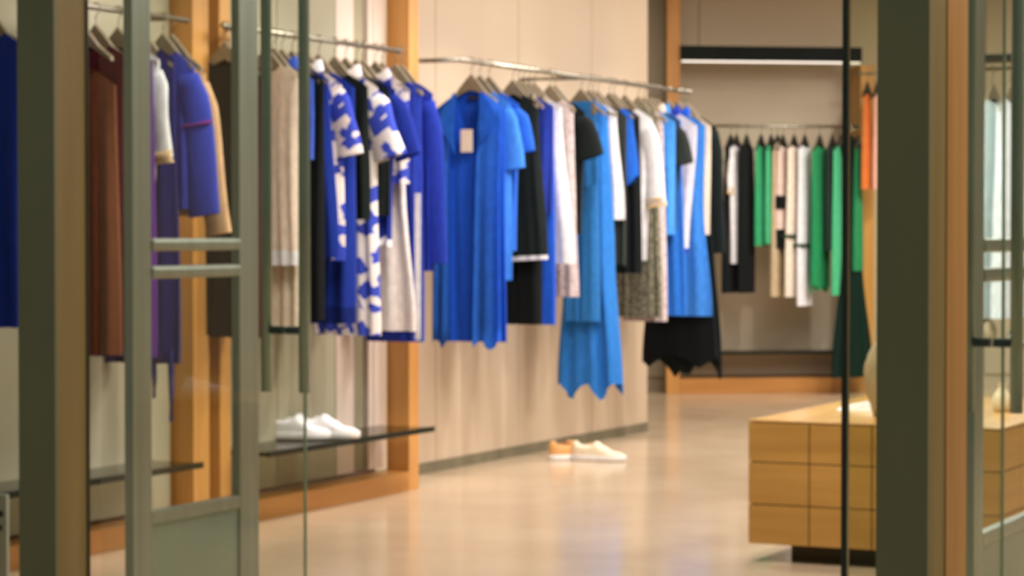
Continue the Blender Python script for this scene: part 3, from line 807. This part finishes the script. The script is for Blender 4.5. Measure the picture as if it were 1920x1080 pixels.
for j in range(6):
    yl = TD / 6
    for (z0, z1) in rows:
        obj('side_panel', box(tw - .0125, tw, .013 + j * yl * .98 + .002, .013 + (j + 1) * yl * .98 - .002, z0 + .002, z1 - .002, .001), OAK_TABLE, t)
        obj('side_panel', box(0, .0125, .013 + j * yl * .98 + .002, .013 + (j + 1) * yl * .98 - .002, z0 + .002, z1 - .002, .001), OAK_TABLE, t)
# soft bag and folded white card on it
bp_ = on_z(1669, 786, ZT)
bm = bmesh.new(); R = []
for j in range(15):
    s = j / 14; z = .36 * s
    wd = .085 + .035 * math.sin(PI * min(1, s * 1.25)) - .075 * max(0, s - .55) ** 1.2 * 2.1; dp = .05 + .02 * math.sin(PI * s) - .05 * max(0, s - .5)
    R.append([bm.verts.new((max(.015, wd) * math.cos(2 * PI * k / 20) * (1 + .04 * math.sin(3 * k + j)), max(.012, dp) * math.sin(2 * PI * k / 20), z)) for k in range(20)])
for A, B in zip(R, R[1:]):
    for k in range(20): bm.faces.new((A[k], A[(k + 1) % 20], B[(k + 1) % 20], B[k]))
bm.faces.new(R[0][::-1]); bm.faces.new(R[-1])
t = thing('soft_bag', 'beige soft bag standing on the oak display block by the right jamb', 'bag', (bp_.x, bp_.y + .1, ZT))
obj('body', bm, BEIGEB, t, smooth=True)
obj('strap', tube([(-.03, 0, .34), (-.025, 0, .44), (.02, 0, .46), (.04, 0, .35)], .006, 8), BEIGEB, t)
wc = on_z(1618, 768, ZT)
bm = bmesh.new()
vs = [bm.verts.new(c) for c in ((-.08, -.06, 0), (.08, -.06, 0), (.08, .06, 0), (-.08, .06, 0), (.085, -.02, .045), (.085, .03, .04), (-.07, -.01, .012), (-.07, .02, .012))]
for f in ((0, 1, 2, 3), (0, 1, 4, 6), (3, 2, 5, 7), (6, 4, 5, 7), (1, 2, 5, 4), (0, 3, 7, 6)): bm.faces.new([vs[i] for i in f])
bmesh.ops.recalc_face_normals(bm, faces=bm.faces[:])
tag(obj('folded_cloth', bm, fabric(WHT), None, loc=(wc.x, wc.y, ZT)), 'small folded white cloth on the oak display block', 'cloth')

# ---------------------------------------------------------------- display rack at the right edge
rk = at(1868, 440, 10.6); rk.z = 0
t = thing('display_rack', 'dark metal display rack with a low shelf at the right edge', 'rack', (rk.x, rk.y, 0), 0)
for sx in (-.25, .35):
    for sy_ in (-.16, .16):
        obj('upright', tube([(sx, sy_, 0), (sx, sy_, 1.86)], .012, 8), BLACKM, t)
obj('rack_shelf', box(-.26, .36, -.17, .17, .615, .637, .002), STEEL, t)
obj('rack_top', box(-.26, .36, -.17, .17, 1.86, 1.875, .002), BLACKM, t)
obj('rod', tube([(-.25, 0, 1.82), (.35, 0, 1.82)], .009, 8), STEEL, t)
for i, (dx, c, lab) in enumerate(((-.10, (236, 226, 230), 'pinkish white blouse, left on the rack at the right edge'), (-.02, (206, 222, 226), 'pale mint blouse in the middle of the rack at the right edge'), (.06, (224, 234, 248), 'white long shirt right on the rack at the right edge'))):
    garment('shirt', lab, 'shirt', (rk.x + dx, rk.y, 1.82), PI / 2 - .2, 596, fabric(c), .13, .15, 'shirts on the right rack', th=(.012, .028), N=40, M=12,
            hang_label='taupe hanger on the rack at the right edge', hang_group='hangers on the right rack')
def jar(loc, label, h, r, mat, shape):
    bm = bmesh.new(); R = []
    for s, k in shape: R.append([bm.verts.new((r * k * math.cos(2 * PI * a / 18), r * k * math.sin(2 * PI * a / 18), h * s)) for a in range(18)])
    for A, B in zip(R, R[1:]):
        for k in range(18): bm.faces.new((A[k], A[(k + 1) % 18], B[(k + 1) % 18], B[k]))
    bm.faces.new(R[0][::-1])
    bmesh.ops.recalc_face_normals(bm, faces=bm.faces[:])
    return tag(obj('vase', bm, mat, None, smooth=True, loc=loc), label, 'vase')
SH = ((0, .7), (.1, .95), (.35, 1), (.6, .8), (.8, .4), (.9, .32), (1, .4))
jar((rk.x - .03, rk.y - .06, .637), 'rounded beige vase on the rack shelf at the right edge', .12, .05, BEIGEB, SH)
jar((rk.x + .08, rk.y + .02, .637), 'small white vase on the rack shelf beside the beige one', .07, .035, SOLE, SH)
tv = on_z(1905, 772, ZT); 
jar((tv.x - .05, min(tv.y, tl.y + TD - .12), ZT), 'cream vase on the far right end of the oak display block', .10, .035, CREAMC, SH)

# small board at the bottom left corner
bl = at(4, 1000, 7.6)
t = thing('notice_board', 'small grey-white notice board at the bottom left corner', 'sign', (bl.x, bl.y, 0), YAW * .0)
obj('board', box(-.14, .018, 0, .012, .0, .285, .002), CARDW, t)
for z, w_ in ((.215, .016), (.17, .012)): obj('printed_mark', box(-.012, -.012 + w_, -.0012, -.0002, z, z + .018), INK, t)
